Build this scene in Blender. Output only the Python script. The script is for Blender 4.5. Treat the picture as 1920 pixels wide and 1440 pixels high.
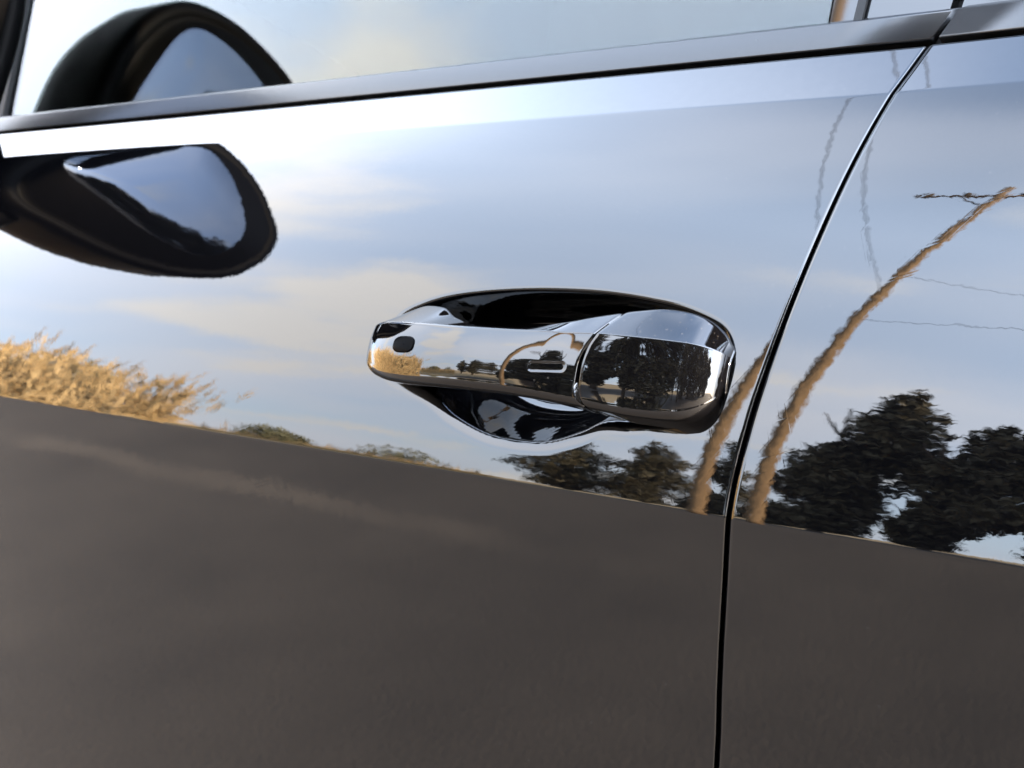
import bpy, bmesh, math, random
import numpy as np
from math import radians, degrees, sin, cos, tan, atan, atan2, pi, sqrt, hypot
from mathutils import Matrix, Vector

for o in list(bpy.data.objects):
    bpy.data.objects.remove(o, do_unlink=True)
S = bpy.context.scene
COL = S.collection
ZC = 0.90                      # height of the door's lower feature line (and of the lens)

# ------------------------------------------------------------------ camera
YAW, PITCH, ROLL = radians(35.46), radians(5.108), radians(9.537)
cam = bpy.data.cameras.new('camera')
co = bpy.data.objects.new('camera', cam); COL.objects.link(co)
r0 = Vector((cos(YAW), sin(YAW), 0)); f0 = Vector((-sin(YAW), cos(YAW), 0)); z0 = Vector((0, 0, 1))
fw = f0*cos(PITCH) + z0*sin(PITCH); up0 = -f0*sin(PITCH) + z0*cos(PITCH)
rt = r0*cos(ROLL) + up0*sin(ROLL); up = -r0*sin(ROLL) + up0*cos(ROLL)
CAMP = Vector((0, -0.468, ZC))
co.matrix_world = Matrix(((rt.x, up.x, -fw.x, CAMP.x), (rt.y, up.y, -fw.y, CAMP.y), (rt.z, up.z, -fw.z, CAMP.z), (0, 0, 0, 1)))
cam.sensor_width = 36; cam.lens = 37.5; cam.clip_start = 0.01; cam.clip_end = 2000
cam.dof.use_dof = True; cam.dof.focus_distance = 0.545; cam.dof.aperture_fstop = 12.0
S.camera = co

# ------------------------------------------------------------------ sky and sun
SUN = Vector((1.0, 0.05, 0.0)).normalized()
SUN_EL = radians(17)
sun_dir = Vector((SUN.x*cos(SUN_EL), SUN.y*cos(SUN_EL), sin(SUN_EL)))
W = bpy.data.worlds.new('World'); S.world = W; W.use_nodes = True
nt = W.node_tree; nt.nodes.clear()
def N(t, **k):
    n = nt.nodes.new(t)
    for a, b in k.items(): setattr(n, a, b)
    return n
def L(a, b): nt.links.new(a, b)
sky = N('ShaderNodeTexSky'); sky.sky_type = 'NISHITA'; sky.sun_disc = False
sky.sun_elevation = SUN_EL; sky.sun_rotation = atan2(SUN.x, SUN.y)
sky.air_density = 1.0; sky.dust_density = 0.6; sky.ozone_density = 2.0; sky.altitude = 100
tc = N('ShaderNodeTexCoord')
sep = N('ShaderNodeSeparateXYZ'); L(tc.outputs['Generated'], sep.inputs[0])
def M(op, a, b=None, c=None):
    n = N('ShaderNodeMath', operation=op)
    for i, v in enumerate((a, b, c)):
        if v is None: continue
        if isinstance(v, (int, float)): n.inputs[i].default_value = v
        else: L(v, n.inputs[i])
    return n.outputs[0]
zz = M('ADD', M('MAXIMUM', sep.outputs[2], 0.0), 0.32)
comb = N('ShaderNodeCombineXYZ')
L(M('DIVIDE', sep.outputs[0], zz), comb.inputs[0]); L(M('DIVIDE', sep.outputs[1], zz), comb.inputs[1])
comb.inputs[2].default_value = 4.3
def cloudnoise(scale, detail, rough, lo, hi, off):
    mp = N('ShaderNodeMapping'); L(comb.outputs[0], mp.inputs[0]); mp.inputs['Location'].default_value = off
    mp.inputs['Rotation'].default_value = (0, 0, 0.5); mp.inputs['Scale'].default_value = (1.0, 1.6, 1)
    n = N('ShaderNodeTexNoise'); n.inputs['Scale'].default_value = scale; n.inputs['Detail'].default_value = detail
    n.inputs['Roughness'].default_value = rough; n.inputs['Distortion'].default_value = 0.15
    L(mp.outputs[0], n.inputs['Vector'])
    r = N('ShaderNodeMapRange', interpolation_type='SMOOTHSTEP'); L(n.outputs['Fac'], r.inputs[0])
    r.inputs[1].default_value = lo; r.inputs[2].default_value = hi
    return r.outputs[0]
veil = M('MULTIPLY', cloudnoise(1.0, 3, .42, .36, .74, (9.3, 3.1, 0)), 0.85)
low = N('ShaderNodeMapRange', interpolation_type='SMOOTHSTEP'); L(sep.outputs[2], low.inputs[0]); low.inputs[1].default_value = .95; low.inputs[2].default_value = .62
puff = M('MULTIPLY', M('MULTIPLY', cloudnoise(1.9, 5, .45, .54, .68, (17.39, 2.67, 0)), 0.8), low.outputs[0])
hz = N('ShaderNodeMix', data_type='RGBA')
hzf = N('ShaderNodeMapRange', interpolation_type='SMOOTHSTEP'); L(sep.outputs[2], hzf.inputs[0]); hzf.inputs[1].default_value = 0.72; hzf.inputs[2].default_value = 1.0
hzf.inputs[3].default_value = .74; hzf.inputs[4].default_value = .05; L(hzf.outputs[0], hz.inputs[0]); L(sky.outputs[0], hz.inputs[6])
hz.inputs[7].default_value = (4.7, 5.7, 7.35, 1)
mix1 = N('ShaderNodeMix', data_type='RGBA'); L(veil, mix1.inputs[0]); L(hz.outputs[2], mix1.inputs[6])
mix1.inputs[7].default_value = (6.0, 6.2, 6.8, 1)
mix2 = N('ShaderNodeMix', data_type='RGBA'); L(puff, mix2.inputs[0]); L(mix1.outputs[2], mix2.inputs[6])
mix2.inputs[7].default_value = (6.8, 6.45, 6.0, 1)
dt = N('ShaderNodeVectorMath', operation='DOT_PRODUCT'); L(tc.outputs['Generated'], dt.inputs[0]); dt.inputs[1].default_value = sun_dir
glow = M('MULTIPLY_ADD', dt.outputs['Value'], .62, 1.0)          # haze scatters forward: paler towards the sun, deeper away from it
vm = N('ShaderNodeVectorMath', operation='SCALE'); L(mix2.outputs[2], vm.inputs[0]); L(glow, vm.inputs['Scale'])
bg = N('ShaderNodeBackground'); bg.inputs['Strength'].default_value = 0.10
L(vm.outputs[0], bg.inputs[0])
wo = N('ShaderNodeOutputWorld'); L(bg.outputs[0], wo.inputs[0])
sl = bpy.data.lights.new('sun', 'SUN'); sl.energy = 3.5; sl.angle = radians(0.5); sl.color = (1.0, 0.80, 0.58)
so = bpy.data.objects.new('sun', sl); COL.objects.link(so)
so.rotation_euler = sun_dir.to_track_quat('Z', 'Y').to_euler()
S.view_settings.view_transform = 'Standard'; S.view_settings.look = 'None'; S.view_settings.gamma = 1
S.view_settings.use_curve_mapping = False
S.view_settings.exposure = 4.75
S.render.engine = 'CYCLES'
S.cycles.max_bounces = 10; S.cycles.glossy_bounces = 8; S.cycles.transmission_bounces = 6
S.cycles.caustics_reflective = False; S.cycles.caustics_refractive = False
S.cycles.use_denoising = True
S.cycles.sample_clamp_indirect = 4.0

# ------------------------------------------------------------------ materials
def newmat(name):
    m = bpy.data.materials.new(name); m.use_nodes = True
    t = m.node_tree; b = t.nodes['Principled BSDF']
    return m, t, b
def tn(t, kind, **k):
    n = t.nodes.new(kind)
    for a, v in k.items(): setattr(n, a, v)
    return n
def ripple(t, b, layers, scratch=0):
    """orange peel: tilt the normal by small noise slopes (amount, scale)"""
    geo = tn(t, 'ShaderNodeNewGeometry'); cur = geo.outputs['Normal']
    txc = tn(t, 'ShaderNodeTexCoord')
    for amt, sc, st in layers:
        mp = tn(t, 'ShaderNodeMapping'); mp.inputs['Scale'].default_value = st
        t.links.new(txc.outputs['Object'], mp.inputs[0])
        nz = tn(t, 'ShaderNodeTexNoise'); nz.inputs['Scale'].default_value = sc; nz.inputs['Detail'].default_value = 1.5
        t.links.new(mp.outputs[0], nz.inputs['Vector'])
        sb = tn(t, 'ShaderNodeVectorMath', operation='SUBTRACT'); t.links.new(nz.outputs['Color'], sb.inputs[0]); sb.inputs[1].default_value = (.5, .5, .5)
        scn = tn(t, 'ShaderNodeVectorMath', operation='MULTIPLY'); t.links.new(sb.outputs[0], scn.inputs[0]); scn.inputs[1].default_value = (amt*.45, amt*.45, amt)
        ad = tn(t, 'ShaderNodeVectorMath', operation='ADD'); t.links.new(cur, ad.inputs[0]); t.links.new(scn.outputs[0], ad.inputs[1])
        cur = ad.outputs[0]
    if scratch:
        big = tn(t, 'ShaderNodeTexNoise'); big.inputs['Scale'].default_value = 7; t.links.new(txc.outputs['Object'], big.inputs['Vector'])
        bm_ = tn(t, 'ShaderNodeMapRange'); t.links.new(big.outputs['Fac'], bm_.inputs[0]); bm_.inputs[1].default_value = .45; bm_.inputs[2].default_value = .7
        for rot, st in ((.5, (30, 1, 1500)), (-.35, (24, 1, 1300)), (1.2, (34, 1, 1400)), (2.2, (30, 1, 1600))):
            mp = tn(t, 'ShaderNodeMapping', vector_type='TEXTURE'); mp.inputs['Rotation'].default_value = (0, rot, 0)
            mp.inputs['Scale'].default_value = (1/st[0], 1, 1/st[2]); t.links.new(txc.outputs['Object'], mp.inputs[0])
            nz = tn(t, 'ShaderNodeTexNoise'); nz.inputs['Scale'].default_value = 1.0; nz.inputs['Detail'].default_value = 0; t.links.new(mp.outputs[0], nz.inputs['Vector'])
            th = tn(t, 'ShaderNodeMapRange'); t.links.new(nz.outputs['Fac'], th.inputs[0]); th.inputs[1].default_value = .66; th.inputs[2].default_value = .76; th.inputs[3].default_value = 0; th.inputs[4].default_value = scratch
            mm = tn(t, 'ShaderNodeMath', operation='MULTIPLY'); t.links.new(th.outputs[0], mm.inputs[0]); t.links.new(bm_.outputs[0], mm.inputs[1])
            vv = tn(t, 'ShaderNodeVectorMath', operation='SCALE'); vv.inputs[0].default_value = (.5*sin(rot), 0, cos(rot)); t.links.new(mm.outputs[0], vv.inputs['Scale'])
            ad = tn(t, 'ShaderNodeVectorMath', operation='ADD'); t.links.new(cur, ad.inputs[0]); t.links.new(vv.outputs[0], ad.inputs[1]); cur = ad.outputs[0]
    nm = tn(t, 'ShaderNodeVectorMath', operation='NORMALIZE'); t.links.new(cur, nm.inputs[0])
    t.links.new(nm.outputs[0], b.inputs['Normal'])
    return nm.outputs[0]
def specks(t, scale, size, thr, txc):
    """mask of tiny dust grains, a share of voronoi cells only"""
    v = tn(t, 'ShaderNodeTexVoronoi', feature='F1'); v.inputs['Scale'].default_value = scale
    t.links.new(txc.outputs['Object'], v.inputs['Vector'])
    a = tn(t, 'ShaderNodeMath', operation='LESS_THAN'); t.links.new(v.outputs['Distance'], a.inputs[0]); a.inputs[1].default_value = size
    s = tn(t, 'ShaderNodeSeparateColor'); t.links.new(v.outputs['Color'], s.inputs[0])
    c = tn(t, 'ShaderNodeMath', operation='GREATER_THAN'); t.links.new(s.outputs[0], c.inputs[0]); c.inputs[1].default_value = thr
    p = tn(t, 'ShaderNodeMath', operation='MULTIPLY'); t.links.new(a.outputs[0], p.inputs[0]); t.links.new(c.outputs[0], p.inputs[1])
    w = tn(t, 'ShaderNodeMath', operation='MULTIPLY'); t.links.new(p.outputs[0], w.inputs[0]); t.links.new(s.outputs[1], w.inputs[1])
    return w.outputs[0]
def paint(name, layers, ior=1.50, base=(.0007, .0007, .0009), dust=.009, rough=0.0, scratch=0, settle=False):
    m, t, b = newmat(name)
    b.inputs['Roughness'].default_value = rough; b.inputs['IOR'].default_value = ior
    ripple(t, b, layers, scratch)
    txc = tn(t, 'ShaderNodeTexCoord')
    s1 = specks(t, 260, .15, .93, txc); s2 = specks(t, 110, .06, .90, txc)
    mx = tn(t, 'ShaderNodeMath', operation='MAXIMUM'); t.links.new(s1, mx.inputs[0]); t.links.new(s2, mx.inputs[1])
    if settle:
        g2 = tn(t, 'ShaderNodeNewGeometry'); sz = tn(t, 'ShaderNodeSeparateXYZ'); t.links.new(g2.outputs['Normal'], sz.inputs[0])
        rz = tn(t, 'ShaderNodeMapRange'); t.links.new(sz.outputs[2], rz.inputs[0]); rz.inputs[1].default_value = .3; rz.inputs[2].default_value = .6
        s3 = specks(t, 520, .22, .55, txc); s4 = tn(t, 'ShaderNodeMath', operation='MULTIPLY'); t.links.new(s3, s4.inputs[0]); t.links.new(rz.outputs[0], s4.inputs[1])
        m3 = tn(t, 'ShaderNodeMath', operation='MAXIMUM'); t.links.new(s4.outputs[0], m3.inputs[0]); t.links.new(mx.outputs[0], m3.inputs[1]); mx = m3
    mc = tn(t, 'ShaderNodeMix', data_type='RGBA'); t.links.new(mx.outputs[0], mc.inputs[0])
    mc.inputs[6].default_value = (*base, 1); mc.inputs[7].default_value = (dust, dust*.93, dust*.85, 1)
    t.links.new(mc.outputs[2], b.inputs['Base Color'])
    return m
M_PAINT = paint('black_paint', [(.0090, 160, (1, 1, 1)), (.0075, 400, (1, 1, 1)), (.0035, 9, (.6, 1, 1))], scratch=.008)
M_HANDLE = paint('handle_paint', [(.006, 150, (.5, 1, 1)), (.004, 420, (1, 1, 1))], dust=.016, settle=True)
M_TRIM = paint('satin_trim', [(.02, 500, (.2, 1, 1))], ior=1.42, base=(.006, .006, .0065), dust=.02, rough=.26)
def simple(name, col, rough, ior=1.45, metal=0):
    m, t, b = newmat(name); b.inputs['Base Color'].default_value = (*col, 1); b.inputs['Roughness'].default_value = rough
    b.inputs['IOR'].default_value = ior; b.inputs['Metallic'].default_value = metal
    return m
M_RUBBER = simple('black_rubber', (.006, .006, .006), .6, 1.3)
M_PLASTIC = simple('black_plastic', (.0006, .0006, .0007), .5, 1.10)
M_LENS = simple('dark_lens', (.0006, .0006, .0008), .2, 1.06)
M_GLOSSB = simple('gloss_black', (.003, .003, .003), .03, 1.5)
M_MIRROR = simple('mirror_glass', (.095, .11, .14), .0, 1.45, 1.0)
M_CABIN = simple('cabin_lining', (.012, .013, .012), .7)
m, t, b = newmat('window_glass'); M_GLASS = m
b.inputs['Base Color'].default_value = (.30, .36, .33, 1); b.inputs['Roughness'].default_value = 0
b.inputs['IOR'].default_value = 1.40; b.inputs['Transmission Weight'].default_value = 1.0

# ------------------------------------------------------------------ helpers
def link(name, me, mat, parent=None):
    o = bpy.data.objects.new(name, me); COL.objects.link(o)
    if mat: me.materials.append(mat)
    if parent: o.parent = parent
    return o
def tag(o, label, cat=None, group=None, kind=None):
    if label: o['label'] = label
    if cat: o['category'] = cat
    if group: o['group'] = group
    if kind: o['kind'] = kind
    return o
def mesh(name, V, F, mat, parent=None, smooth=True, normals=None, fix=False):
    me = bpy.data.meshes.new(name)
    me.from_pydata([tuple(map(float, v)) for v in V], [], [tuple(map(int, f)) for f in F]); me.update()
    if fix:
        bm = bmesh.new(); bm.from_mesh(me); bmesh.ops.recalc_face_normals(bm, faces=bm.faces[:]); bm.to_mesh(me); bm.free()
    me.polygons.foreach_set('use_smooth', [smooth]*len(me.polygons))
    if normals is not None:
        me.normals_split_custom_set_from_vertices([tuple(map(float, n)) for n in normals])
    return link(name, me, mat, parent)
def gridfaces(nu, nv, closed_v=False, flip=False):
    F = []
    for i in range(nu-1):
        for j in range(nv if closed_v else nv-1):
            a = i*nv+j; b_ = i*nv+(j+1) % nv; c = (i+1)*nv+(j+1) % nv; d = (i+1)*nv+j
            F.append((a, d, c, b_) if flip else (a, b_, c, d))
    return F
def pchip(xs, ys, x):
    xs = np.asarray(xs, float); ys = np.asarray(ys, float); x = np.asarray(x, float)
    h = np.diff(xs); d = np.diff(ys)/h; m_ = np.zeros(len(xs))
    for i in range(1, len(xs)-1):
        if d[i-1]*d[i] > 0:
            w1 = 2*h[i]+h[i-1]; w2 = h[i]+2*h[i-1]
            m_[i] = (w1+w2)/(w1/d[i-1]+w2/d[i])
    m_[0] = d[0]; m_[-1] = d[-1]
    k = np.clip(np.searchsorted(xs, x)-1, 0, len(h)-1); t_ = (x-xs[k])/h[k]; t_ = np.clip(t_, 0, 1)
    t2 = t_*t_; t3 = t2*t_
    return (2*t3-3*t2+1)*ys[k]+(t3-2*t2+t_)*h[k]*m_[k]+(-2*t3+3*t2)*ys[k+1]+(t3-t2)*h[k]*m_[k+1]
def sstep(a, b_, x):
    t_ = np.clip((x-a)/(b_-a), 0, 1); return t_*t_*(3-2*t_)
def closed_spline(P, n=10):
    P = np.array(P, float); out = []; m_ = len(P)
    for i in range(m_):
        a, b_, c, d = P[i-1], P[i], P[(i+1) % m_], P[(i+2) % m_]
        for j in range(n):
            t_ = j/n
            out.append(.5*((2*b_)+(-a+c)*t_+(2*a-5*b_+4*c-d)*t_**2+(-a+3*b_-3*c+d)*t_**3))
    return np.array(out)
def sdf(poly, X, Z):
    """signed distance, positive inside"""
    X = np.asarray(X); Z = np.asarray(Z)
    best = np.full(X.shape, 1e9); ins = np.zeros(X.shape, bool)
    n = len(poly)
    for i in range(n):
        ax, az = poly[i]; bx, bz = poly[(i+1) % n]
        ex, ez = bx-ax, bz-az
        t_ = np.clip(((X-ax)*ex+(Z-az)*ez)/(ex*ex+ez*ez+1e-18), 0, 1)
        best = np.minimum(best, (X-ax-ex*t_)**2+(Z-az-ez*t_)**2)
        if az != bz:
            cr = (az > Z) != (bz > Z)
            ins ^= cr & (X < ex*(Z-az)/(ez)+ax)
    return np.where(ins, 1, -1)*np.sqrt(best)

# ------------------------------------------------------------------ door side profile y = prof(z), z measured from the feature line
KC = 2.15
Z_CREASE, Z_BELT = .2262, .2625
def tilt(z):
    z = np.asarray(z, float)
    lowt = np.radians(-8.5)+np.radians(4.0)*np.clip(-z/.35, 0, 1)
    t_ = np.where(z > 0, KC*z, 0)
    t_ = np.where(z < .0025, lowt+(t_-lowt)*sstep(-.0030, .0012, z), t_)
    strip = np.radians(35)+(z-Z_CREASE)*np.radians(-60)
    t_ = t_+(strip-t_)*sstep(Z_CREASE-.0016, Z_CREASE+.0014, z)
    t_ = t_+(np.radians(80)-t_)*sstep(Z_BELT-.0025, Z_BELT, z)
    return t_
_zs = np.arange(-.60, .2700, .0001); _tt = np.tan(tilt(_zs))
_y = np.concatenate([[0], np.cumsum((_tt[1:]+_tt[:-1])*.5*.0001)]); _y -= np.interp(0, _zs, _y)
def prof(z): return np.interp(z, _zs, _y)
YB = float(prof(Z_BELT))       # door depth at the top of the panel
GZ = [-.60, -.30, -.1142, -.0688, -.0322, .0047, .043, .0826, .1385, .1842, .2226, .240, .272, .2894, .40]
GX = [-.196, -.192, -.1946, -.1976, -.1990, -.2002, -.1977, -.1926, -.1845, -.1776, -.1706, -.1670, -.1594, -.1500, -.100]
def gapx(z): return pchip(GZ, GX, z)

# handle bowl pressed into the front door
CUP = closed_spline([(-.4290, .0868), (-.412, .0962), (-.3824, .1034), (-.3388, .1076), (-.2938, .1076), (-.2544, .1031), (-.2290, .0960),
       (-.2172, .0885), (-.2130, .0770), (-.2165, .0630), (-.2240, .0505), (-.2380, .0420), (-.2580, .0388), (-.2740, .0365), (-.2878, .0290), (-.3095, .0218), (-.3411, .0216),
       (-.3694, .0295), (-.3900, .0405), (-.4100, .0462), (-.4230, .0510), (-.4290, .0620), (-.4300, .0750)], 8)
_s = np.arange(-.02, .08, .0001)
def _wall(r, rim, steep, edge, fade0, fade1):
    sl = np.where(_s < 0, rim*np.clip((_s+r)/r, 0, 1)**1.3, rim+(steep-rim)*sstep(0, edge, _s))
    sl = sl*(1-sstep(fade0, fade1, _s)); return np.concatenate([[0], np.cumsum((sl[1:]+sl[:-1])*.5*.0001)])
W_LOW = _wall(.0075, .20, 2.2, .0016, .007, .030)      # wide rolled lip, then a steep wall
W_UP = _wall(.0018, .30, 2.6, .0030, .006, .020)
W_CH = _wall(.0022, .35, 2.2, .0025, .002, .009)       # channel round the lock cover
def cup(x, z):
    s = sdf(CUP, x, z)
    up_ = sstep(.060, .090, z); narrow = sstep(-.262, -.245, x)
    low, upw, ch = np.interp(s, _s, W_LOW), np.interp(s, _s, W_UP), np.interp(s, _s, W_CH)
    d_ = (low*(1-up_)+upw*up_)*(1-narrow)+ch*narrow
    return d_*(.45+.55*sstep(-.432, -.395, x))
def door_y(x, z): return prof(z)+cup(x, z)
def axis(parts):
    out = []
    for a, b_, st in parts:
        n = max(1, int(round((b_-a)/st))); out += list(np.linspace(a, b_, n, endpoint=False))
    out.append(parts[-1][1]); return np.array(out)

# ------------------------------------------------------------------ the car
car = bpy.data.objects.new('car', None); COL.objects.link(car)
tag(car, 'glossy black car seen close at its door handle and the seam between two doors', 'car')

zax = axis([(-.50, -.06, .02), (-.06, -.004, .004), (-.004, .003, .0004), (.003, .012, .0015), (.012, .094, .0009), (.094, .111, .0005), (.111, .222, .004), (.222, .231, .0003), (.231, .260, .002), (.260, .2642, .0003)])
def build_door(name, side):
    """side -1: front door (ends at the seam), +1: rear door (starts at the seam)"""
    EDGE = (.0016 if side < 0 else .0036); half = .0003 if side < 0 else .0006
    if side < 0:
        w = axis([(0, .0060, .0004), (.0060, .012, .001), (.012, .245, .0011), (.245, .30, .004), (.30, 1.30, .02)])
    else:
        w = axis([(0, .0064, .0004), (.0064, .012, .001), (.012, .30, .006), (.30, 1.0, .02)])
    Z, Wd = np.meshgrid(zax, w, indexing='ij')
    g = gapx(Z)
    def surf(Wd_, Z_):
        g_ = gapx(Z_)
        x = g_-half-Wd_ if side < 0 else g_+half+Wd_
        if side < 0: y = prof(Z_)+np.where((x > -.46) & (x < -.2) & (Z_ > 0) & (Z_ < .13), cup(x, Z_), 0)
        else: y = prof(Z_)-tan(radians(1.62))*(x+.20)
        e = np.clip(1-Wd_/EDGE, 0, 1); R_ = EDGE
        y = y+R_*(1-np.sqrt(np.clip(1-e*e, 0, 1)))*1.0
        return x, y
    X, Yy = surf(Wd, Z)
    d = 8e-5
    xa, ya = surf(np.maximum(Wd-d, 0), Z); xb, yb = surf(Wd+d, Z)
    xc, yc = surf(Wd, Z-d); xd, yd = surf(Wd, Z+d)
    tw = np.stack([xb-xa, yb-ya, np.zeros_like(xa)], -1); tz = np.stack([xd-xc, yd-yc, np.full_like(xa, 2*d)], -1)
    n = np.cross(tw, tz); n *= np.where(n[..., 1:2] > 0, -1, 1); n /= np.linalg.norm(n, axis=-1, keepdims=True)
    # inward flanges along the seam and along the belt
    nz, nw = Z.shape
    V = np.stack([X, Yy, Z+ZC], -1); F = gridfaces(nz, nw, flip=(side < 0))
    V = V.reshape(-1, 3); n = n.reshape(-1, 3)
    k = len(V); ex = []; en = []
    sx = 1 if side < 0 else -1
    for i in range(nz):
        p = V[i*nw]; ex += [p, p+np.array([0, .030, 0])]; en += [(sx, 0, 0)]*2
    for i in range(nz-1):
        a = k+2*i; q = (a, a+2, a+3, a+1); F.append(q if side > 0 else q[::-1])
    k2 = k+len(ex)
    for j in range(nw):
        p = V[(nz-1)*nw+j]; ex += [p, p+np.array([0, .030, 0])]; en += [(0, 0, 1)]*2
    for j in range(nw-1):
        a = k2+2*j; q = (a, a+1, a+3, a+2); F.append(q if side > 0 else q[::-1])
    V = np.vstack([V, ex]); n = np.vstack([n, en])
    return mesh(name, V, F, M_PAINT, car, True, n)
fd = build_door('front_door', -1); tag(fd, 'black front door with handle bowl, mirroring sky and asphalt')
rd = build_door('rear_door', 1); tag(rd, 'black rear door mirroring trees and a leaning pole')

# dark seam filler behind the gap
zz_ = np.linspace(-.5, .30, 60); V = []; 
for z in zz_:
    y = float(prof(min(z, Z_BELT)))+.026; g = float(gapx(z)); V += [(g-.02, y, z+ZC), (g+.02, y, z+ZC)]
mesh('door_seal', V, gridfaces(60, 2), M_RUBBER, car)

# ------------------------------------------------------------------ extruded trims along the belt
def extrude(name, loop, x0f, x1f, n, mat, smooth=True, yrot=0.0, closed=True):
    """loop: list of (y, z rel) points; x limits may depend on z"""
    V = []; m_ = len(loop)
    for i in range(n):
        s = i/(n-1)
        for (y, z) in loop:
            a = x0f(z) if callable(x0f) else x0f; b_ = x1f(z) if callable(x1f) else x1f
            x = a+(b_-a)*s
            V.append((x, y-yrot*(x+.2), z+ZC))
    F = gridfaces(n, m_, closed_v=closed)
    if closed:
        F.append(tuple(range(m_))); F.append(tuple(range(n*m_-1, (n-1)*m_-1, -1)))
    return mesh(name, V, F, mat, car, smooth, fix=closed)
def rounded(P, rad, n=5):
    """fillet a closed polygon of (y,z)"""
    out = []; m_ = len(P)
    for i in range(m_):
        a = np.array(P[i-1], float); p = np.array(P[i], float); c = np.array(P[(i+1) % m_], float); r = rad[i]
        if r <= 0: out.append(tuple(p)); continue
        u = (a-p)/np.linalg.norm(a-p); v = (c-p)/np.linalg.norm(c-p)
        half = math.acos(np.clip(u.dot(v), -1, 1))/2; dd = min(r/tan(half), .48*min(np.linalg.norm(a-p), np.linalg.norm(c-p))); rr = dd*tan(half)
        ctr = p+(u+v)/np.linalg.norm(u+v)*(rr/sin(half))
        p1 = p+u*dd-ctr; p2 = p+v*dd-ctr
        a1 = atan2(p1[1], p1[0]); a2 = atan2(p2[1], p2[0]); da = (a2-a1+pi) % (2*pi)-pi
        for k in range(n+1):
            an = a1+da*k/n; out.append((ctr[0]+rr*cos(an), ctr[1]+rr*sin(an)))
    return out
ZT0, ZT1 = .2680, .2895
trim_loop = rounded([(YB+.026, ZT0), (YB+.0020, ZT0), (YB+.0058, ZT1-.0045), (YB+.0125, ZT1), (YB+.026, ZT1)], [0, .0010, .0016, .002, 0])
extrude('belt_trim', trim_loop, -1.5, lambda z: float(gapx(z))-.0022, 24, M_TRIM)
extrude('belt_trim', trim_loop, lambda z: float(gapx(z))+.0022, .6, 12, M_TRIM, yrot=tan(radians(1.62)))
extrude('trim_gasket', [(YB+.024, Z_BELT-.004), (YB+.010, Z_BELT-.004), (YB+.010, ZT0+.004), (YB+.024, ZT0+.004)], -1.5, .6, 3, M_RUBBER, False)
# side windows: solid panes leaning inwards
TW = radians(6.0); YG = YB+.0135
def pane(name, x0, x1, z0, z1, off, thick, mat):
    y0 = YG+off+tan(TW)*(z0-ZT1); y1 = YG+off+tan(TW)*(z1-ZT1)
    return extrude(name, [(y0, z0), (y1, z1), (y1+thick, z1), (y0+thick, z0)], x0, x1, 2, mat, False)
pane('front_window', lambda z: -1.112-.24*(z-ZT1), -.2265, ZT1-.012, .72, .003, .004, M_GLASS)
pane('quarter_window', -1.45, lambda z: -1.130-.24*(z-ZT1), ZT1-.012, .72, .003, .004, M_GLASS)
pane('window_divider', lambda z: -1.1305-.24*(z-ZT1), lambda z: -1.1115-.24*(z-ZT1), ZT1-.012, .72, -.002, .016, M_RUBBER)
pane('pillar_cover', -.2245, lambda z: float(gapx(z))-.003, ZT1-.012, .72, .0005, .012, M_GLOSSB)
pane('window_seal', lambda z: -.2095+.06*(z-ZT1), lambda z: -.2045+.06*(z-ZT1), ZT1-.004, .70, -.003, .0028, M_RUBBER)
pane('pillar_cover', lambda z: float(gapx(z))+.003, lambda z: float(gapx(z))+.055, ZT1-.012, .72, .0005, .012, M_GLOSSB)
pane('rear_window', lambda z: float(gapx(z))+.0565, .60, ZT1-.012, .72, .003, .004, M_GLASS)
# cabin behind the glass: a closed dark shell under the roof
def boxm(name, lo, hi, mat, parent=None, smooth=False, bev=0):
    x0, y0, z0_ = lo; x1, y1, z1 = hi
    V = [(x0, y0, z0_), (x1, y0, z0_), (x1, y1, z0_), (x0, y1, z0_), (x0, y0, z1), (x1, y0, z1), (x1, y1, z1), (x0, y1, z1)]
    F = [(0, 3, 2, 1), (4, 5, 6, 7), (0, 1, 5, 4), (1, 2, 6, 5), (2, 3, 7, 6), (3, 0, 4, 7)]
    o = mesh(name, V, F, mat, parent, smooth)
    if bev:
        b_ = o.modifiers.new('bevel', 'BEVEL'); b_.width = bev; b_.segments = 3
    return o
boxm('cabin_floor', (-1.5, .16, .40), (.65, 1.60, .60), M_CABIN, car)
boxm('cabin_far_side', (-1.5, 1.55, .60), (.65, 1.60, 1.65), M_CABIN, car)
boxm('roof', (-1.5, .10, 1.622), (.65, 1.62, 1.68), M_PAINT, car, bev=.02)
boxm('cabin_front', (-1.56, .12, .40), (-1.499, 1.601, 1.64), M_CABIN, car)
boxm('cabin_rear', (.649, .12, .40), (.70, 1.601, 1.64), M_CABIN, car)
boxm('sill', (-1.5, .055, .28), (.8, .30, .40), M_PAINT, car, bev=.03)

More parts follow.
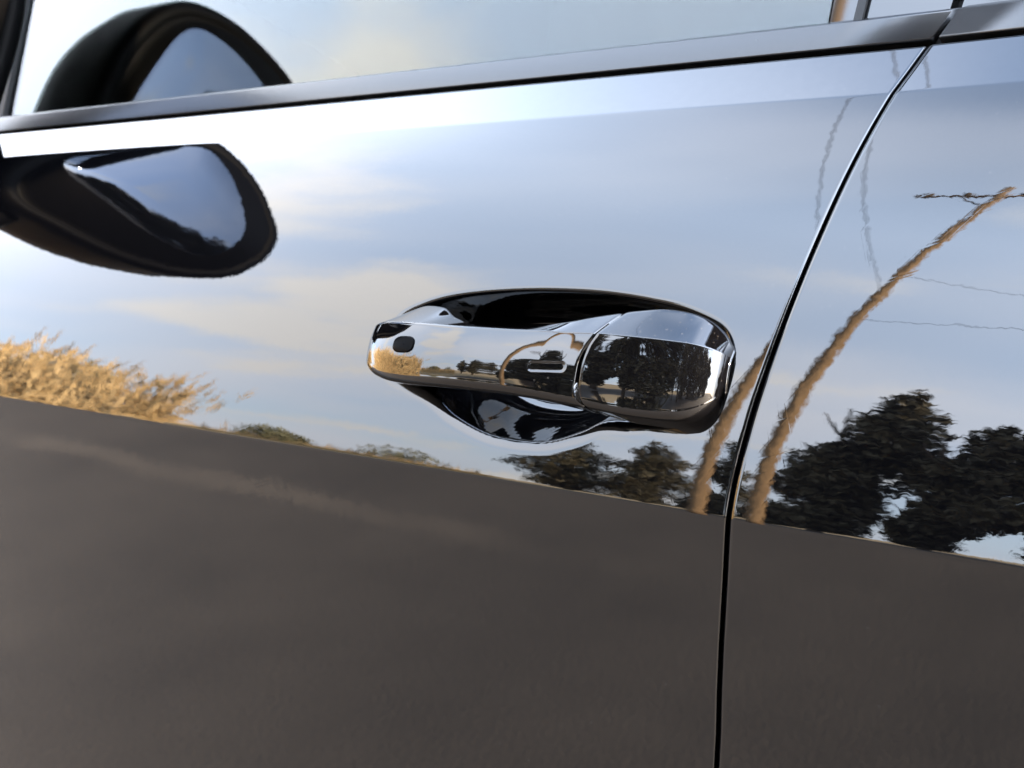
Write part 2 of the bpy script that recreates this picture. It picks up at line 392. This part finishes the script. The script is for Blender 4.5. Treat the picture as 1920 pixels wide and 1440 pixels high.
# ------------------------------------------------------------------ door handle
def fillet_section(P, rad, cnt, edge, bulge=0.0):
    """closed loop of 4 corners (h,z): corner arcs with cnt points, edges with given inner points; first edge bulges"""
    m_ = 4; T_ = []
    P = [np.array(p, float) for p in P]; arcs = []
    for i in range(m_):
        a, p, c = P[i-1], P[i], P[(i+1) % m_]; r = rad[i]
        u = a-p; lu = np.linalg.norm(u)+1e-9; u = u/lu; v = c-p; lv = np.linalg.norm(v)+1e-9; v = v/lv
        half = math.acos(np.clip(u.dot(v), -.9999, .9999))/2
        dd = min(r/max(tan(half), 1e-3), .42*lu, .42*lv); rr = dd*tan(half)
        b_ = (u+v); nb = np.linalg.norm(b_)+1e-9; ctr = p+b_/nb*(rr/max(sin(half), 1e-3))
        p1 = p+u*dd-ctr; p2 = p+v*dd-ctr; a1 = atan2(p1[1], p1[0]); a2 = atan2(p2[1], p2[0]); da = (a2-a1+pi) % (2*pi)-pi
        arcs.append([ctr+rr*np.array([cos(a1+da*k/(cnt[i]-1)), sin(a1+da*k/(cnt[i]-1))]) for k in range(cnt[i])])
    out = []; idx = []
    for i in range(m_):
        out += arcs[i]
        A, B = arcs[i][-1], arcs[(i+1) % m_][0]; n = edge[i]
        for k in range(1, n+1):
            t_ = k/(n+1); out.append(A+(B-A)*t_)
    return out
HX = [-.4375, -.4335, -.4270, -.4160, -.4000, -.3850, -.3700, -.3500, -.3250, -.3000, -.2850, -.2700, -.2600, -.2400, -.2250, -.2160, -.2110, -.2085]
def col_(*v): return lambda x: pchip(HX, v, x)
hF  = col_(-.010, .0060, .0130, .0186, .0238, .0268, .0290, .0302, .0284, .0256, .0238, .0226, .0222, .0215, .0206, .0198, .0184, .0150)
zF  = col_(.0740, .0755, .0765, .0772, .0770, .0767, .0763, .0760, .0764, .0773, .0779, .0782, .0782, .0781, .0780, .0779, .0778, .0777)
zB  = col_(.0580, .0540, .0505, .0465, .0435, .0426, .0424, .0425, .0425, .0420, .0415, .0408, .0402, .0400, .0410, .0420, .0428, .0432)
hT  = col_(-.012, -.010, -.0060, -.0030, -.0010, .0040, .0105, .0155, .0165, .0165, .0110, .0065, .0035, -.001, -.0045, -.0065, -.0075, -.008)
zT  = col_(.0770, .0805, .0845, .0890, .0930, .0915, .0845, .0798, .0798, .0860, .0925, .0970, .0990, .0978, .0950, .0930, .0918, .0912)
hB  = col_(-.012, -.012, -.012, -.012, -.0110, -.006, .0020, .0095, .0120, .0115, .0090, .0050, .0030, -.004, -.0080, -.010, -.011, -.011)
zBi = col_(.0560, .0520, .0490, .0450, .0440, .0440, .0440, .0440, .0440, .0425, .0405, .0385, .0372, .0378, .0392, .0405, .0415, .0420)
def hFc(x): return pchip([-.285, -.270, -.255, -.240, -.225, -.2085], [.0246, .0227, .0205, .0176, .0140, .0092], x)
def gshift(z): return pchip([.030, .038, .043, .050, .060, .0700, .0771, .085, .095], [.014, .010, .003, .0, .0, .0015, .0045, .0085, .0150], z)
CAPS = (-.2948, .0588, .0080, .0024, radians(4.5))      # touch pad: centre, half length, radius, slope
BUT = (-.3900, .0640)
def face_press(x, z):
    cx, cz, hl, r, an = CAPS
    u = (x-cx)*cos(an)+(z-cz)*sin(an); v = -(x-cx)*sin(an)+(z-cz)*cos(an)
    d = np.hypot(np.maximum(np.abs(u)-hl, 0), v)-r
    p = .00032*sstep(.0004, -.0006, d)
    return p
CN0, CN1 = -.2300, -.2110
CNT = (16, 12, 8, 8); EDG = (72, 14, 10, 14)
def build_handle_piece(name, xs, shear_end, mat, parent, end_round):
    V = []
    hf = hF if shear_end < 0 else hFc
    for i, x in enumerate(xs):
        P = [(float(hf(x))+(.0029 if shear_end < 0 else .0006), float(zB(x))), (float(hf(x)), float(zF(x))), (float(hT(x)), float(zT(x))), (float(hB(x)), float(zBi(x)))]
        # order: face bottom -> face top -> top inner -> bottom inner
        if shear_end > 0 and x > CN0:
            q_ = (x-CN0)/(CN1-CN0); k_ = sqrt(max(0, 1-q_**2.2)); hc, zc_ = -.007, .0715
            P = [(hc+(h_-hc)*(.10+.90*k_), zc_+(z_-zc_)*(.45+.55*k_)) for h_, z_ in P]
        rc = .0011+.0016*float(sstep(-.30, -.40, x))
        L_ = fillet_section(P, (.0048, rc, .0022, .0022), CNT, EDG)
        n0 = CNT[0]; n1 = n0+EDG[0]
        A = L_[n0-1]; B = L_[n1]
        w = float(sstep(-.385, -.278, x)) if shear_end < 0 else float(sstep(-.215, -.262, x))
        for k, q in enumerate(L_):
            h, z = float(q[0]), float(q[1])
            # bulge of the outer face
            if n0-1 <= k <= n1:
                s = (z-A[1])/(B[1]-A[1]+1e-9); h += .0016*4*s*(1-s)*.85*min(1, max(0, (float(hf(x))+.005)/.02))
                h -= float(face_press(x, z))
            X = x+w*float(gshift(z))
            V.append((X, -h, z+ZC))
    nl = len(V)//len(xs)
    V = np.array(V).reshape(len(xs), nl, 3)
    # round the ends: add shrunken rings
    rings = [V[i] for i in range(len(xs))]
    def endrings(R, sgn):
        c = R.mean(0); out = []
        for k in range(1, 6):
            a = k/5*pi/2; rr = end_round[0] if sgn < 0 else end_round[1]
            d = c-R; dl = np.linalg.norm(d[:, 1:], axis=1, keepdims=True)+1e-9
            q = R+np.concatenate([np.zeros((len(R), 1)), d[:, 1:]/dl], 1)*rr*(1-cos(a))
            q[:, 0] += sgn*rr*sin(a); out.append(q)
        q = R+(c-R)*np.array([0, .8, .8]); q[:, 0] = out[-1][:, 0].mean()*.2+out[-1][:, 0]*.8; out.append(q)
        return out
    rings = list(reversed(endrings(rings[0], -1)))+rings+endrings(rings[-1], 1)
    Vv = np.concatenate(rings); n = len(rings)
    F = gridfaces(n, nl, closed_v=True, flip=True)
    F.append(tuple(range(nl))); F.append(tuple(range(n*nl-1, (n-1)*nl-1, -1)))
    return mesh(name, Vv, F, mat, parent, fix=True)
xg = axis([(-.4375, -.425, .0005), (-.425, -.405, .001), (-.405, -.375, .0005), (-.375, -.312, .0012), (-.312, -.282, .0005), (-.282, -.2788, .0008)])
handle = build_handle_piece('door_handle', xg, -1, M_HANDLE, car, (.0008, .0008))
tag(handle, 'glossy black pull handle over its bowl')
xc = axis([(-.2756, -.230, .0012), (-.230, -.214, .0005), (-.214, -.2111, .0002)])
lock = build_handle_piece('lock_cover', xc, 1, M_HANDLE, handle, (.0009, .0004))
tag(lock, 'gloss black cover behind the grip')
# dark lens button in the front end of the grip
def lens_button():
    V = []; F = []; nr, na = 8, 40
    hx = float(hF(BUT[0])); sl = (float(hF(BUT[0]+.006))-float(hF(BUT[0]-.006)))/.012
    for i in range(nr+1):
        r = i/nr
        for k in range(na):
            an = 2*pi*k/na; ca, sa = cos(an), sin(an)
            e = 3.0; rr = 1/((abs(ca)**e+abs(sa)**e)**(1/e))
            x = .0102*r*min(rr, 1.10)*ca; z = .0054*r*min(rr, 1.10)*sa
            xx = BUT[0]+x; zl = BUT[1]+z; zb = float(zB(xx)); ss = (zl-zb)/(float(zF(xx))-zb)
            h = float(hF(xx))+.0029*(1-ss)+.0016*4*ss*(1-ss)*.85+.0003+.0003*(1-r*r)-(.0020 if i == nr else 0)
            V.append((BUT[0]+x, -h, BUT[1]+z+ZC))
    F = gridfaces(nr+1, na, closed_v=True, flip=True)
    F.append(tuple(range(na)))
    return mesh('sensor_button', V, F, M_LENS, handle)
lens_button()
# fine moulding line along the lower wall of the bowl
def tube(name, P, r, mat, parent, n=6, closed=False):
    P = [Vector(p) for p in P]; V = []; a = None
    for i, p in enumerate(P):
        d = (P[min(i+1, len(P)-1)]-P[max(i-1, 0)]).normalized()
        if i == 0: a = d.cross(Vector((.31, .87, .38)))
        else: a = a-d*a.dot(d)
        a.normalize(); b_ = d.cross(a); rr = r[i] if isinstance(r, (list, tuple, np.ndarray)) else r
        for k in range(n):
            an = 2*pi*k/n; V.append(p+a*rr*cos(an)+b_*rr*sin(an))
    F = gridfaces(len(P), n, closed_v=True)
    F.append(tuple(range(n))[::-1]); F.append(tuple(range((len(P)-1)*n, len(P)*n)))
    return mesh(name, V, F, mat, parent, fix=True)

# ------------------------------------------------------------------ door mirror (just outside the frame, seen in the paint and in the window)
MX = -1.04
def outline(P, n=6): return closed_spline(P, n)
HOUS = outline([(.018, .216), (-.051, .238), (-.144, .261), (-.227, .295), (-.276, .340), (-.288, .385), (-.284, .424), (-.253, .473), (-.17, .512), (-.10, .524), (-.04, .520), (.010, .500), (.042, .46), (.062, .39), (.060, .30), (.048, .235)])
GLAS = outline([(.030, .290), (-.044, .308), (-.130, .318), (-.198, .335), (-.220, .372), (-.206, .424), (-.150, .462), (-.08, .482), (-.02, .480), (.008, .455), (.022, .40), (.030, .34)])
def shell(name, loop, xs_scale, mat, parent):
    c = loop.mean(0); V = []; m_ = len(loop)
    for x, sc in xs_scale:
        for p in loop: q = c+(p-c)*sc; V.append((x, q[0], q[1]+ZC))
    F = gridfaces(len(xs_scale), m_, closed_v=True)
    F.append(tuple(range(m_))); F.append(tuple(range(len(xs_scale)*m_-1, (len(xs_scale)-1)*m_-1, -1)))
    return mesh(name, V, F, mat, parent, fix=True)
mir = shell('side_mirror', HOUS, [(MX+.012, .84), (MX-.001, .86), (MX+.004, .90), (MX+.002, .97), (MX-.004, 1.0), (MX-.02, 1.0), (MX-.08, 1.0), (MX-.13, .94), (MX-.17, .78), (MX-.195, .5), (MX-.20, .2)], M_PAINT, car)
tag(mir, 'black side mirror housing reflected in door and window')
mir.data.materials.clear(); mir.data.materials.append(M_PLASTIC)
shell('mirror_glass', GLAS, [(MX+.013, .3), (MX+.013, .985), (MX+.0122, 1.0), (MX+.008, 1.0)], M_MIRROR, mir)
arm = outline([(-.02, .200), (.05, .200), (.125, .215), (.125, .245), (.05, .258), (-.02, .262)])
shell('mirror_arm', arm, [(-1.062, .8), (-1.067, .97), (-1.077, 1.0), (-1.14, 1.0), (-1.14, .8)], M_PLASTIC, mir)

# ------------------------------------------------------------------ ground
def ground_mat(name, c1, c2, sc, rough=.9, streak=False):
    m, t, b = newmat(name); b.inputs['Roughness'].default_value = rough; b.inputs['IOR'].default_value = 1.3
    tx = tn(t, 'ShaderNodeTexCoord')
    n1 = tn(t, 'ShaderNodeTexNoise'); n1.inputs['Scale'].default_value = sc; n1.inputs['Detail'].default_value = 8; n1.inputs['Roughness'].default_value = .65
    t.links.new(tx.outputs['Object'], n1.inputs['Vector'])
    n2 = tn(t, 'ShaderNodeTexNoise'); n2.inputs['Scale'].default_value = sc*60; n2.inputs['Detail'].default_value = 3
    t.links.new(tx.outputs['Object'], n2.inputs['Vector'])
    av = tn(t, 'ShaderNodeMath', operation='MULTIPLY_ADD'); t.links.new(n2.outputs['Fac'], av.inputs[0]); av.inputs[1].default_value = .35; 
    t.links.new(n1.outputs['Fac'], av.inputs[2])
    mr = tn(t, 'ShaderNodeMapRange'); t.links.new(av.outputs[0], mr.inputs[0]); mr.inputs[1].default_value = .45; mr.inputs[2].default_value = .90
    mc = tn(t, 'ShaderNodeMix', data_type='RGBA'); t.links.new(mr.outputs[0], mc.inputs[0])
    mc.inputs[6].default_value = (*c1, 1); mc.inputs[7].default_value = (*c2, 1)
    out = mc.outputs[2]
    if streak:                                    # paler broken band in the asphalt colour, running beside the car
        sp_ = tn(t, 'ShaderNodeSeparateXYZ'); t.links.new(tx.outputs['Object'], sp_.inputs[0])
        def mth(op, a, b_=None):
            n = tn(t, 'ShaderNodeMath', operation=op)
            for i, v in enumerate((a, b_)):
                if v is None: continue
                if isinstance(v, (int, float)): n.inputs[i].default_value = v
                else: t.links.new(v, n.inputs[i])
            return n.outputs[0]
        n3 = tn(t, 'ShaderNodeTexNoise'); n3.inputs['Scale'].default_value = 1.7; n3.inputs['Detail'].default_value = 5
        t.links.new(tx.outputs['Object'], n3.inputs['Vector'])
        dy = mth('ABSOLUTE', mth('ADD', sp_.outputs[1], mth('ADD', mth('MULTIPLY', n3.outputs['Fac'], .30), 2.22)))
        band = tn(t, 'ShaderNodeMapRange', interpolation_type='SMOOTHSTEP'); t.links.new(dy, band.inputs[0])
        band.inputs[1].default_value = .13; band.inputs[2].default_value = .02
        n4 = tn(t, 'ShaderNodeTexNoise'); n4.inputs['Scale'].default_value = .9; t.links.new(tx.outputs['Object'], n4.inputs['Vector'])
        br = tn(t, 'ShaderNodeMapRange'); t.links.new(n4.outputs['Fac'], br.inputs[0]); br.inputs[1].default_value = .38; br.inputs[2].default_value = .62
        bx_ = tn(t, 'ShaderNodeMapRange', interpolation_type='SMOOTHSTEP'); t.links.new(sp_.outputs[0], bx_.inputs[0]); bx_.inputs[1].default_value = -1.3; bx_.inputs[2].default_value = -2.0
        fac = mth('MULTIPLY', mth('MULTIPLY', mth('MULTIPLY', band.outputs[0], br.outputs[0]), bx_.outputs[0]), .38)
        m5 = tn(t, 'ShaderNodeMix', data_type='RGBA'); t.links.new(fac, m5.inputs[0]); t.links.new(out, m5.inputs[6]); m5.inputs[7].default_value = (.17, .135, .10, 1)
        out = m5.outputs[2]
    t.links.new(out, b.inputs['Base Color'])
    bp = tn(t, 'ShaderNodeBump'); bp.inputs['Strength'].default_value = .4; bp.inputs['Distance'].default_value = .01
    t.links.new(n2.outputs['Fac'], bp.inputs['Height']); t.links.new(bp.outputs[0], b.inputs['Normal'])
    return m
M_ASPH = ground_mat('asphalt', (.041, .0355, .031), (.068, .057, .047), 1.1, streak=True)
M_DRY = ground_mat('dry_field', (.20, .145, .075), (.36, .27, .15), .35)
def sheet(name, x0, x1, y0, y1, z, mat, nx=2, ny=2, wob=0, edge=None):
    random.seed(4); V = []
    for i in range(nx):
        for j in range(ny):
            x = x0+(x1-x0)*i/(nx-1); y = y0+(y1-y0)*j/(ny-1)
            if edge and j == 0: y = edge(x)
            if wob and j == 0: y += random.uniform(-wob, wob)
            V.append((x, y, z))
    o = mesh(name, V, gridfaces(nx, ny, flip=True), mat, None, False); o['kind'] = 'structure'; return o
sheet('ground', -700, 700, -700, 700, -.02, M_DRY)
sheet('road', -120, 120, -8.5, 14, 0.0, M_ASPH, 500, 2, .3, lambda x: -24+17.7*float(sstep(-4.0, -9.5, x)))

# ------------------------------------------------------------------ what the paint mirrors: pole, wires, trees, reeds
ORG = Vector((-.30, 0, 0))
def at(az, dist, z=0.0): return Vector((ORG.x-sin(radians(az))*dist, -cos(radians(az))*dist, z))
def barkmat(name, c1, c2, sx):
    m, t, b = newmat(name); b.inputs['Roughness'].default_value = .9
    tx = tn(t, 'ShaderNodeTexCoord'); mp = tn(t, 'ShaderNodeMapping'); mp.inputs['Scale'].default_value = (sx, sx, sx*.08)
    t.links.new(tx.outputs['Object'], mp.inputs[0])
    n1 = tn(t, 'ShaderNodeTexNoise'); n1.inputs['Scale'].default_value = 3; n1.inputs['Detail'].default_value = 6; t.links.new(mp.outputs[0], n1.inputs['Vector'])
    mc = tn(t, 'ShaderNodeMix', data_type='RGBA'); t.links.new(n1.outputs['Fac'], mc.inputs[0])
    mc.inputs[6].default_value = (*c1, 1); mc.inputs[7].default_value = (*c2, 1); t.links.new(mc.outputs[2], b.inputs['Base Color'])
    return m
M_POLE = barkmat('weathered_wood', (.07, .042, .02), (.27, .17, .08), 9)
M_BARK = barkmat('bark', (.03, .022, .015), (.09, .065, .045), 4)
def leafmat(name, c1, c2):
    m, t, b = newmat(name); b.inputs['Roughness'].default_value = .7
    tx = tn(t, 'ShaderNodeTexCoord'); n1 = tn(t, 'ShaderNodeTexNoise'); n1.inputs['Scale'].default_value = 1.6; n1.inputs['Detail'].default_value = 4
    t.links.new(tx.outputs['Object'], n1.inputs['Vector'])
    mc = tn(t, 'ShaderNodeMix', data_type='RGBA'); t.links.new(n1.outputs['Fac'], mc.inputs[0])
    mc.inputs[6].default_value = (*c1, 1); mc.inputs[7].default_value = (*c2, 1); t.links.new(mc.outputs[2], b.inputs['Base Color'])
    return m
M_LEAF = leafmat('dark_foliage', (.011, .012, .005), (.070, .053, .017))
M_SHRUB = leafmat('olive_foliage', (.05, .05, .02), (.14, .13, .06))
M_REED = leafmat('dry_reed', (.20, .125, .05), (.50, .36, .17))

pp = at(24.2, 6.6); POLE_H = 11.3
pole = bpy.data.objects.new('utility_pole', None); COL.objects.link(pole); pole.location = pp
tag(pole, 'tan wooden utility pole leaning across the rear door reflection', 'utility pole')
def ptube(name, P, r, mat, par, n=10): return tube(name, P, r, mat, par, n)
ptube('shaft', [(0.006*i, 0, POLE_H*i/14) for i in range(15)], [.060-.016*i/14 for i in range(15)], M_POLE, pole, 14)
ptube('crossarm', [(-.75, .1, POLE_H-.55), (.75, -.1, POLE_H-.55)], .04, M_POLE, pole, 8)
ptube('brace', [(-.32, .05, POLE_H-.58), (0, 0, POLE_H-1.1)], .02, M_BARK, pole, 6)
for x in (-.65, -.25, .30, .68):
    ptube('insulator', [(x, -x*.13, POLE_H-.50), (x, -x*.13, POLE_H-.42), (x, -x*.13, POLE_H-.36), (x, -x*.13, POLE_H-.30)], [.02, .055, .05, .02], M_BARK, pole, 8)
M_WIRE = simple('wire', (.02, .02, .02), .6)
for p0, p1, sag, lb in ((pp+Vector((0, 0, 6.4)), Vector((1.2, 14, 7.4)), .5, 'thin wire climbing from the pole over the upper rear corner of the front door'),
                        (pp+Vector((0, 0, 6.9)), Vector((13, -15, 6.6)), .9, 'thin wire dropping from the pole to the right edge of the rear door'),
                        (pp+Vector((0, 0, 5.4)), Vector((14, -5.4, 5.6)), .5, 'thin level wire running right from the pole low on the rear door'),
                        (pp+Vector((.68, -.09, POLE_H-.3)), Vector((18, -9, POLE_H+1)), 1.2, 'thin wire leaving the crossarm at the pole top')):
    P = []
    for i in range(31):
        q_ = i/30; v = p0+(p1-p0)*q_; v.z -= sag*4*q_*(1-q_); P.append(v-p0)
    w = tube('power_wire', P, .0045, M_WIRE, None, 5); w.location = p0
    tag(w, lb, 'wire', 'overhead wires on the pole')

rng = np.random.default_rng(7)
def leafcloud(name, lobes, n, size, mat, parent, stretch=1.0):
    """many small bent leaf clumps spread through a set of ellipsoid lobes"""
    vol = np.array([l[3]*l[4]*l[5] for l in lobes])**.8; pk = rng.choice(len(lobes), n, p=vol/vol.sum())
    V = np.zeros((n*4, 3)); F = []
    for i in range(n):
        cx, cy, cz, rx, ry, rz = lobes[pk[i]]
        d = rng.normal(size=3); d /= np.linalg.norm(d); rad = rng.random()**.42
        p = np.array([cx, cy, cz])+d*rad*np.array([rx, ry, rz])
        a = rng.normal(size=3); a[2] *= .8; a /= np.linalg.norm(a); b_ = np.cross(a, rng.normal(size=3)); b_ /= np.linalg.norm(b_)
        s = size*(.5+rng.random()); 
        V[i*4:i*4+4] = [p-a*s*stretch, p-b_*s*.45, p+a*s*stretch, p+b_*s*.45+a*s*.1]
    F = np.arange(n*4).reshape(-1, 4)
    return mesh(name, V, F, mat, parent, False)
def tree(az, dist, top, w, label, n=8000, trunk_h=.14, shape='tall', mat=None, group='dark trees mirrored in the car', leaf=.085, lean=0.0):
    root = bpy.data.objects.new('tree', None); COL.objects.link(root); root.location = at(az, dist)
    tag(root, label, 'tree', group)
    lob = []; k = 16
    for i in range(k):
        s = (i+.5)/k; z = top*(trunk_h+(1-trunk_h)*s)
        prof_ = (sin(pi*min(1, s*.86+.14))**.6) if shape == 'tall' else sin(pi*(s*.85+.12))**.5
        r = w*.5*prof_*(.75+.5*rng.random()); a = rng.random()*6.28; o_ = w*.18*prof_
        lob.append((o_*cos(a)+lean*s, o_*sin(a), z*.96, r, r, top/k*1.25))
    for i in range(9):
        s = .15+.8*rng.random(); a = rng.random()*6.28; z = top*(trunk_h+(1-trunk_h)*s); pr = w*.5*sin(pi*min(1, s*.86+.14))
        lob.append((pr*cos(a)*.95+lean*s, pr*sin(a)*.95, z*.95, w*.14, w*.14, top*.06))
    leafcloud('crown', lob, n, leaf, mat or M_LEAF, root, 1.2)
    tr = tube('trunk', [(.05*sin(i*2.1)*w*.3, .05*cos(i*1.7)*w*.3, top*.85*i/8) for i in range(9)], [max(.02, w*.07*(1-i/9)) for i in range(9)], M_BARK, root, 8)
    for i in range(7):
        z = top*(.2+.08*i); a = i*2.4; l = w*.35
        tube('limb', [(0, 0, z), (cos(a)*l*.5, sin(a)*l*.5, z+.25), (cos(a)*l, sin(a)*l, z+.7)], [w*.025, w*.018, w*.008], M_BARK, root, 5)
    return root
tree(21.4, 14.0, 7.0, 1.5, 'tall dark cypress like tree mirrored beside the pole in the rear door', 14000, lean=.85)
tree(16.0, 13.0, 5.6, 1.25, 'dark leaning tree mirrored at the right edge of the rear door', 11000, lean=.65)
tree(31.6, 24.0, 4.6, 2.3, 'low dark tree mirrored just below the handle bowl', 6000)
tree(27.3, 23.0, 5.0, 1.7, 'dark tree mirrored at the rear edge of the front door', 6000)
tree(23.9, 17.0, 2.0, 1.0, 'small dark tree mirrored at the foot of the pole', 2600)
tree(9.2, 10.5, 6.0, 1.45, 'slim dark tree mirrored in the middle of the lock cover', 9000)
tree(2.5, 10.0, 6.6, 2.3, 'round dark tree mirrored in the lock cover, right of the slim one', 9000, shape='round', trunk_h=.05)
tree(-5.5, 10.5, 7.2, 3.0, 'broad dark tree mirrored at the rear end of the lock cover', 12000, shape='round')
tree(-18.0, 10.5, 8.0, 4.5, 'widest dark tree mirrored at the end of the lock cover', 12000, shape='round')
for az, dist, h, w, lb in ((-27, 13.5, 8.5, 5.5, 'dark tree of an added row blocking the sky, second from the left in the lock cover'), (-41, 16, 10, 7.0, 'dark tree of an added row blocking the sky, third from the left in the lock cover'),
                           (-53, 20, 11.5, 8.0, 'dark tree of an added row blocking the sky, fourth from the left in the lock cover'), (-63, 27, 12, 8.0, 'dark tree of an added row blocking the sky, fifth from the left in the lock cover'),
                           (-71.5, 38, 13, 7.5, 'dark tree of an added row blocking the sky, at the very tip of the lock cover')):
    tree(az, dist, h, w, lb, 9000, shape='round', trunk_h=.03, leaf=.13+.004*dist)  # row added to block bright sky, standing in for a dark figure
tree(6.0, 18.0, 4.4, 2.2, 'low bushy tree mirrored low in the lock cover', 3500, shape='round')
for az, dist, h, w, lb in ((48.1, 26, 2.0, 1.6, 'left one of two small shrubs mirrored ahead of the handle'), (46.9, 27, 1.7, 1.3, 'right one of two small shrubs mirrored ahead of the handle'),
                           (41.0, 40, 2.6, 3.5, 'faint distant shrub mirrored below the handle front'), (58.6, 17, 3.1, 1.5, 'grey green shrub rising out of the mirrored reeds')):
    root = bpy.data.objects.new('shrub', None); COL.objects.link(root); root.location = at(az, dist); tag(root, lb, 'shrub', 'shrubs mirrored in the front door')
    leafcloud('crown', [(0, 0, h*.55, w*.5, w*.5, h*.45), (w*.2, 0, h*.6, w*.3, w*.3, h*.35), (-w*.25, 0, h*.4, w*.3, w*.3, h*.35)], 900, .10, M_SHRUB, root, 1.4)
    for i in range(4): tube('stem', [(0, 0, 0), (.2*cos(i*1.6), .2*sin(i*1.6), h*.4), (.4*cos(i*1.6), .4*sin(i*1.6), h*.8)], [.03, .02, .008], M_BARK, root, 5)

def reeds(name, spots, label, mat):
    V = []; F = []
    for (az, dist, h) in spots:
        b0 = at(az, dist); lean = rng.normal(0, .16, 2); w = .012+.012*rng.random()
        px = Vector((cos(rng.random()*6.28), sin(rng.random()*6.28), 0))*w
        pts = [b0+Vector((lean[0]*h*s*s, lean[1]*h*s*s, h*s)) for s in (0, .4, .75, 1)]
        k = len(V)
        for i, q in enumerate(pts): wd = (1, .9, .8, .3)[i]; V += [q-px*wd, q+px*wd]
        for i in range(3): F.append((k+2*i, k+2*i+1, k+2*i+3, k+2*i+2))
        top = pts[-1]; pl = .35+.35*rng.random(); k = len(V)       # feathery plume
        for j in range(3):
            a = rng.random()*3.14; d = Vector((cos(a), sin(a), 0))*.022
            bt = top-Vector((0, 0, pl*.5)); tp = top+Vector((lean[0]*.5, lean[1]*.5, pl*.6)); md = (bt+tp)/2
            V += [bt, md-d, tp, md+d]; F.append((k+4*j, k+4*j+1, k+4*j+2, k+4*j+3))
        for j in range(2):                                          # drooping leaves
            k = len(V); a = rng.random()*6.28; q = b0+Vector((0, 0, h*(.25+.4*rng.random()))); d = Vector((cos(a), sin(a), .6)); e = q+d*.3; g = e+Vector((cos(a)*.25, sin(a)*.25, -.08))
            V += [q, q+Vector((0, 0, .03)), e+Vector((0, 0, .03)), e, g]; F += [(k, k+1, k+2, k+3), (k+3, k+2, k+4)]
    o = mesh(name, V, F, mat, None, False); tag(o, label, 'reeds', kind='stuff'); return o
sp = []
clump = [(52.5+32*rng.random(), .55+.6*rng.random()) for _ in range(60)]
for i in range(9000):
    c_ = clump[int(rng.integers(60))]; az = c_[0]+rng.normal(0, 1.1); dens = sstep(50, 61, az)
    if az < 56.5 or (az < 61 and rng.random() < .6): continue
    h = (1.3+1.5*rng.random())*(.45+.55*float(dens))*c_[1]; sp.append((az, 11.5+5*rng.random(), h))
for i in range(110): sp.append((54.6+rng.normal(0, .3), 13+rng.random(), 1.4+1.1*rng.random()))
for i in range(1600): sp.append((36+16*rng.random(), 14+22*rng.random()**.6, .35+.7*rng.random()**2))
reeds('dry_reeds', sp, 'golden dry reeds mirrored along the left of the front door', M_REED)
